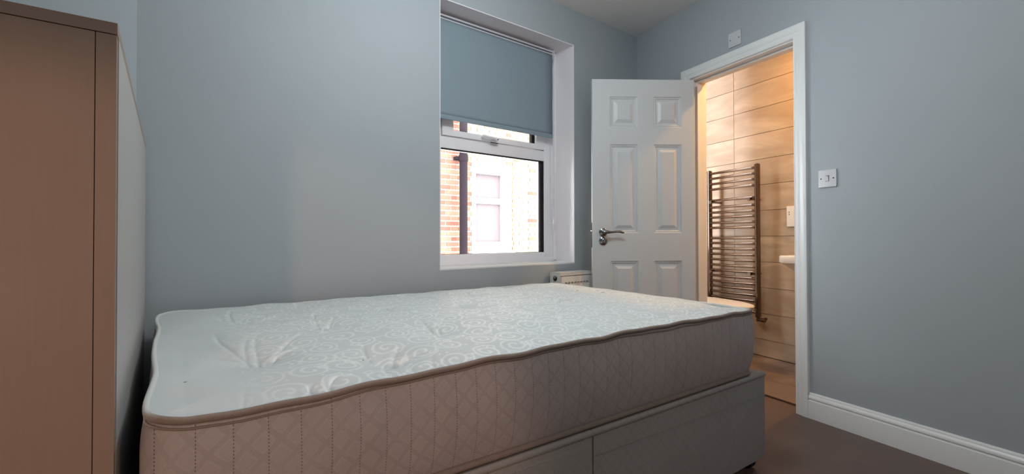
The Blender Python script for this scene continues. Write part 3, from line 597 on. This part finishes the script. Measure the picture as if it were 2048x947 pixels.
for (X, Y, rx, ry) in ((0.085, 1.155, 0.004, 0.0025), (0.43, 1.10, 0.002, 0.002), (1.79, 1.58, 0.010, 0.006), (1.84, 1.60, 0.006, 0.004), (1.815, 1.545, 0.014, 0.006), (1.76, 1.66, 0.008, 0.003), (1.83, 1.50, 0.004, 0.003)):
    a_, b_ = tolocal(X, Y); dirt = np.maximum(dirt, (((U_-a_)/rx)**2+((V_-b_)/ry)**2 < 1).astype(float))
idx = np.arange(NU*NV).reshape(NU, NV); quads = np.stack([idx[:-1, :-1], idx[1:, :-1], idx[1:, 1:], idx[:-1, 1:]], -1).reshape(-1, 4)
cox = U_.copy(); coy = V_.copy()
# pull the corners in to the rounded outline
q = RC-0.002
for (cx, cy, sx, sy) in ((q, q, -1, -1), (ML-q, q, 1, -1), (q, MWD-q, -1, 1), (ML-q, MWD-q, 1, 1)):
    ax = (cox-cx)*sx; ay = (coy-cy)*sy; msk = (ax > 0) & (ay > 0); mx = np.maximum(ax, ay); ln = np.hypot(ax, ay)+1e-9; k2 = np.where(msk, mx/ln, 1)
    cox = np.where(msk, cx+sx*ax*k2, cox); coy = np.where(msk, cy+sy*ay*k2, coy)
wb = 0.0018*np.sin(U_*9+V_*13)+0.0016*np.sin(U_*27+V_*19)+np.where(U_ < 0.06, 0.0022*np.sin(V_*14.0), 0)
fe = np.exp(-de/0.03); 
cox += wb*fe*(np.where(U_ < 0.1, -1, 0)+np.where(U_ > ML-0.1, 1, 0)); coy += wb*fe*(np.where(V_ < 0.1, -1, 0)+np.where(V_ > MWD-0.1, 1, 0))
me = bpy.data.meshes.new('quilted_top'); me.vertices.add(NU*NV); me.vertices.foreach_set('co', np.stack([cox, coy, Z], -1).astype(np.float32).ravel())
nq = len(quads); me.loops.add(nq*4); me.loops.foreach_set('vertex_index', quads.astype(np.int32).ravel()); me.polygons.add(nq)
me.polygons.foreach_set('loop_start', np.arange(0, nq*4, 4, dtype=np.int32)); me.polygons.foreach_set('loop_total', np.full(nq, 4, np.int32)); me.update(); me.validate()
me.polygons.foreach_set('use_smooth', [True]*nq)
at = me.attributes.new('scroll', 'FLOAT', 'POINT'); at.data.foreach_set('value', pat.astype(np.float32).ravel())
at = me.attributes.new('stain', 'FLOAT', 'POINT'); at.data.foreach_set('value', dirt.astype(np.float32).ravel())
def top_mat():
    m = bpy.data.materials.new('scroll_damask'); m.use_nodes = True; nt = m.node_tree; b = nt.nodes['Principled BSDF']
    a = nd(nt, 'ShaderNodeAttribute', attribute_name='scroll'); s = nd(nt, 'ShaderNodeAttribute', attribute_name='stain')
    x = nd(nt, 'ShaderNodeMix', data_type='RGBA'); x.inputs[6].default_value = (0.59, 0.612, 0.615, 1); x.inputs[7].default_value = (0.76, 0.78, 0.78, 1)
    nt.links.new(a.outputs['Fac'], x.inputs[0]); y = nd(nt, 'ShaderNodeMix', data_type='RGBA'); y.inputs[7].default_value = (0.03, 0.025, 0.02, 1)
    nt.links.new(x.outputs[2], y.inputs[6]); nt.links.new(s.outputs['Fac'], y.inputs[0]); nt.links.new(y.outputs[2], b.inputs['Base Color'])
    rr = nd(nt, 'ShaderNodeMapRange'); rr.inputs[3].default_value = 0.6; rr.inputs[4].default_value = 0.42; nt.links.new(a.outputs['Fac'], rr.inputs[0]); nt.links.new(rr.outputs[0], b.inputs['Roughness'])
    tc = nd(nt, 'ShaderNodeTexCoord'); n = nd(nt, 'ShaderNodeTexNoise'); n.inputs['Scale'].default_value = 260; nt.links.new(tc.outputs['Object'], n.inputs['Vector'])
    bp = nd(nt, 'ShaderNodeBump'); bp.inputs['Strength'].default_value = 0.10; bp.inputs['Distance'].default_value = 0.001; nt.links.new(n.outputs['Fac'], bp.inputs['Height']); nt.links.new(bp.outputs[0], b.inputs['Normal'])
    return m
me.materials.append(top_mat()); o = bpy.data.objects.new('quilted_top', me); COL.objects.link(o); o.parent = mt
# ================================================================ CABINET
cb_ = tag(empty('cabinet', mw=Matrix.Translation((-0.0185, 0.982, 0)) @ Matrix.Rotation(math.radians(-2.75), 4, 'Z')), 'brown wood effect cabinet with white back board at the bed head', 'cabinet')
CWd, CD, CT = 0.46, 1.208, 1.268              # local x from -CWd to 0, y from 0 to CD
bm = B(); box(bm, -CWd, 0.0, -0.001, CD, CT-0.0185, CT, 0.0012); obj('top_board', bm, MTOP, cb_)
bm = B(); box(bm, -CWd+0.001, -0.0275, 0.0, 0.018, 0, CT-0.0195, 0.0008); obj('side_panel', bm, MGRAIN, cb_)
bm = B(); box(bm, -0.0265, -0.001, 0.0, 0.018, 0, CT-0.0195, 0.0008); obj('edge_post', bm, MGRAIN, cb_)
bm = B(); box(bm, -CWd+0.003, -0.003, 0.004, 0.016, 0.01, CT-0.018); obj('joint_gap', bm, MGAPD, cb_)
bm = B(); box(bm, -0.0035, 0.0005, 0.0185, CD, 0.0, CT-0.0195, 0.0005); obj('back_board', bm, MBOARD, cb_)
bm = B(); box(bm, -CWd, -0.004, CD-0.018, CD, 0, CT-0.019); obj('side_panel', bm, MGRAIN, cb_)
bm = B(); box(bm, -CWd, -0.004, 0.018, CD-0.018, 0.06, 0.078); box(bm, -CWd, -CWd+0.02, 0.018, CD-0.018, 0, 0.06); obj('bottom_board', bm, MGRAIN, cb_)
for k in range(2):
    bm = B(); y0 = 0.006+k*(CD-0.008)/2; box(bm, -CWd-0.019, -CWd-0.001, y0, y0+(CD-0.016)/2, 0.065, CT-0.022, 0.001); d_ = obj('door', bm, MGRAIN, cb_)
    bm = B(); yk = CD/2-0.05+k*0.1; cyl(bm, (-CWd-0.019, yk, 0.75), (-CWd-0.040, yk, 0.75), 0.008, 0.013, 16); obj('knob', bm, MSATIN, d_, smooth=True)
# ================================================================ BATHROOM
BD = 0.912
bt = struct(empty('wall_bathroom', mw=DOORM), 'beige stone tiled wall of the bathroom behind the towel rail', 'wall')
bm = B(); box(bm, -0.55, 1.95, -BD-0.12, -BD-0.008, 0, H); obj('grout_bed', bm, MGROUT, bt)
TG = 0.0017
tm = {}
for r_ in range(-1, 12):
    z0 = max(0.004, 0.1326+0.2*r_-0.0); z1 = min(H-0.002, 0.1326+0.2*(r_+1))
    for c_ in range(5):
        t0 = 0.121-0.6+0.6*(c_)-0.0; t1 = t0+0.6
        if c_ == 4: continue
        key = round(z1-z0, 4)
        if key not in tm:
            b = B(); box(b, TG, 0.6-TG, -0.009, 0.0, TG, (z1-z0)-TG, 0.0006); me = bpy.data.meshes.new('tile'); b.to_mesh(me); b.free(); me.materials.append(MTILE); tm[key] = me
        o = bpy.data.objects.new('tile', tm[key]); COL.objects.link(o); o.parent = bt; o.location = (t0, -BD, z0)
bm = B(); box(bm, -0.68, -0.4795, -BD-0.0005, -0.121, 0, H); o = struct(obj('wall_bathroom_left', bm, MTILE), 'tiled side wall of the bathroom beside the toilet', 'wall'); o.matrix_world = DOORM
bm = B(); box(bm, 1.92, 2.02, -BD-0.12, -0.12, 0, H); o = struct(obj('wall_bathroom_right', bm, MTILE), 'tiled end wall of the bathroom beyond the basin', 'wall'); o.matrix_world = DOORM
bf = struct(empty('floor_bathroom', mw=DOORM), 'brown tiled bathroom floor beyond the threshold', 'floor')
bm = B(); box(bm, -0.6, 1.95, -BD-0.1, -0.1005, -0.06, -0.004); obj('grout_bed', bm, MGROUT, bf)
for i in range(3):
    for j in range(5):
        b = B(); y1 = -0.1065-0.30*i; y0 = max(y1-0.298, -BD+0.001); x0 = -0.55+0.6*j-(0.3 if i % 2 else 0); x1 = min(1.92, x0+0.597); x0 = max(-0.55, x0)
        if y0 >= y1-0.01 or x1-x0 < 0.02: b.free(); continue
        box(b, x0, x1, y0, y1, -0.010, 0.0005, 0.0008); obj('floor_tile', b, MFTILE, bf)
# towel radiator
RO = -BD+0.095
tr = tag(empty('towel_radiator', mw=DOORM @ Matrix.Translation((0.18, RO, 0.315))), 'tall chrome ladder towel radiator on the tiled bathroom wall', 'towel radiator')
xl, xr = -0.226, 0.222
for x in (xl, xr):
    bm = B(); tube(bm, [(x, 0, 0), (x, 0, 0.6), (x, 0, 1.166)], 0.0205, 20); cyl(bm, (x, 0, 1.166), (x, 0, 1.172), 0.0205, 0.012, 20); obj('post', bm, MRAIL, tr, smooth=True)
rz_ = [1.457, 1.414, 1.369, 1.323, 1.230, 1.172, 1.129, 1.088, 1.044, 1.002, 0.917, 0.876, 0.831, 0.787, 0.742, 0.697, 0.654, 0.607, 0.564, 0.522, 0.478, 0.435, 0.393, 0.350]
for z in rz_:
    bm = B(); n = 14; tube(bm, [(xl+0.005+(xr-xl-0.01)*k/n, 0.006+0.010*math.sin(PI*k/n), z-0.315) for k in range(n+1)], 0.0105, 12); obj('rung', bm, MRAIL, tr, smooth='all')
for z in (1.215, 0.640):
    for x in (xl+0.036, xr-0.046):
        bm = B(); cyl(bm, (x, -0.094, z-0.315), (x, 0.030, z-0.315), 0.008, seg=14); cyl(bm, (x, 0.026, z-0.315), (x, 0.038, z-0.315), 0.013, seg=18); obj('bracket', bm, MRAIL, tr, smooth=True)
for x, s in ((xl, -1), (xr, 1)):
    bm = B(); cyl(bm, (x, 0, 0), (x, 0, -0.03), 0.012, seg=16); cyl(bm, (x, -0.02, -0.02), (x, -0.094, -0.02), 0.010, seg=16); cyl(bm, (x-0.005, 0, 0.018-0.035), (x+s*0.03, 0, 0.018-0.035), 0.010, seg=14); cyl(bm, (x+s*0.028, 0, -0.017), (x+s*0.058, 0, -0.017), 0.0165, 0.0145, seg=8); obj('valve', bm, MRAIL, tr, smooth=True)
# shaver socket
sk = tag(empty('shaver_socket', mw=DOORM @ Matrix.Translation((0.660, -BD, 1.076))), 'white shaver socket plate on the tiles above the basin', 'socket')
bm = B(); box(bm, -0.073, 0.073, 0, 0.024, -0.075, 0.075, 0.004); obj('faceplate', bm, MCERAM, sk, smooth=True)
for s in (-0.042, 0.0, 0.042):
    bm = B(); cyl(bm, (s-0.012, 0.0235, 0.030), (s-0.012, 0.0245, 0.030), 0.004, seg=12); cyl(bm, (s-0.012, 0.0235, 0.014), (s-0.012, 0.0245, 0.014), 0.004, seg=12); obj('socket_hole', bm, MDARK, sk)
# basin
bs = tag(empty('washbasin', mw=DOORM @ Matrix.Translation((0.92, -BD, 0.755))), 'white wall hung washbasin at the right edge of the bathroom doorway', 'washbasin')
def rrect(x0, x1, y0, y1, r, n=8):
    pts = []
    for (cx, cy, a0) in ((x1-r, y1-r, 0), (x0+r, y1-r, PI/2), (x0+0.001+0.004, y0+0.005, PI), (x1-0.005, y0+0.005, 1.5*PI)):
        rr = r if cy > (y0+y1)/2 else 0.004
        pts += [(cx+rr*math.cos(a0+PI/2*k/n), cy+rr*math.sin(a0+PI/2*k/n)) for k in range(n+1)]
    return pts
bm = B(); secs = []
for (z, sc, dz) in ((-0.13, 0.35, 0), (-0.09, 0.62, 0), (-0.03, 0.86, 0), (-0.004, 0.955, 0), (0.0, 1.0, 0), (0.036, 1.0, 0), (0.043, 0.985, 0), (0.043, 0.86, 0), (0.02, 0.80, 0), (-0.05, 0.60, 0), (-0.065, 0.30, 0)):
    secs.append([(x*sc, (y if z < 0.001 and sc > 0.9 else y*sc)+(0.0), z) for (x, y) in rrect(-0.215, 0.215, 0.0, 0.33, 0.07)])
loft(bm, secs, True); obj('bowl', bm, MCERAM, bs, smooth=True)
bm = B(); cyl(bm, (0, 0.05, 0.04), (0, 0.05, 0.12), 0.016, 0.014); tube(bm, [(0, 0.05, 0.09), (0, 0.10, 0.105), (0, 0.155, 0.09)], 0.010, 12); cyl(bm, (0, 0.05, 0.12), (0, 0.05, 0.15), 0.018, 0.012); obj('tap', bm, MCHROME, bs, smooth=True)
bm = B(); cyl(bm, (0, 0.10, -0.12), (0, 0.10, -0.30), 0.018); tube(bm, [(0, 0.10, -0.29), (0, 0.09, -0.33), (0, 0.05, -0.34), (0, 0.0, -0.33)], 0.016, 12); obj('waste_pipe', bm, MCHROME, bs, smooth=True)
# toilet, bowl pointing along the bathroom
to = tag(empty('toilet', mw=DOORM @ Matrix.Translation((-0.40, -0.45, 0.028))), 'white toilet with closed lid just inside the bathroom behind the mattress corner', 'toilet')
def dshape(L0, L1, hw, n=28):
    pts = []; 
    for k in range(n+1):
        a = -PI/2+PI*k/n; pts.append((L0+(L1-L0)*0.52+(L1-L0)*0.48*math.cos(a), hw*math.sin(a)))
    pts += [(L0, hw*0.82), (L0, -hw*0.82)]; return pts
bm = B(); loft(bm, [[(x, y, z) for (x, y) in dshape(a0, a1, hw)] for (z, a0, a1, hw) in ((-0.028, 0.30, 0.78, 0.11), (0.05, 0.30, 0.79, 0.115), (0.16, 0.28, 0.82, 0.12), (0.28, 0.24, 0.93, 0.155), (0.36, 0.21, 1.00, 0.175), (0.385, 0.21, 1.01, 0.178))], True); obj('bowl', bm, MCERAM, to, smooth=True)
bm = B(); loft(bm, [[(x, y, z) for (x, y) in dshape(a0, a1, hw)] for (z, a0, a1, hw) in ((0.386, 0.22, 1.02, 0.182), (0.400, 0.22, 1.024, 0.185), (0.4015, 0.22, 1.018, 0.182))], True); obj('seat', bm, MLID, to, smooth=True)
bm = B(); loft(bm, [[(x, y, z) for (x, y) in dshape(a0, a1, hw)] for (z, a0, a1, hw) in ((0.4025, 0.22, 1.02, 0.183), (0.412, 0.22, 1.027, 0.187), (0.420, 0.22, 1.022, 0.184), (0.4235, 0.24, 0.99, 0.165))], True); obj('lid', bm, MLID, to, smooth=True)
bm = B(); box(bm, -0.076, 0.185, -0.19, 0.19, 0.40, 0.76, 0.015); obj('cistern', bm, MCERAM, to, smooth=True)
bm = B(); box(bm, -0.077, 0.195, -0.2, 0.2, 0.76, 0.785, 0.008); cyl(bm, (0.09, 0, 0.785), (0.09, 0, 0.79), 0.02); obj('cistern_lid', bm, MCERAM, to, smooth=True)
bm = B(); box(bm, 0.1, 0.32, -0.10, 0.10, -0.028, 0.40, 0.02); obj('pan_back', bm, MCERAM, to, smooth=True)
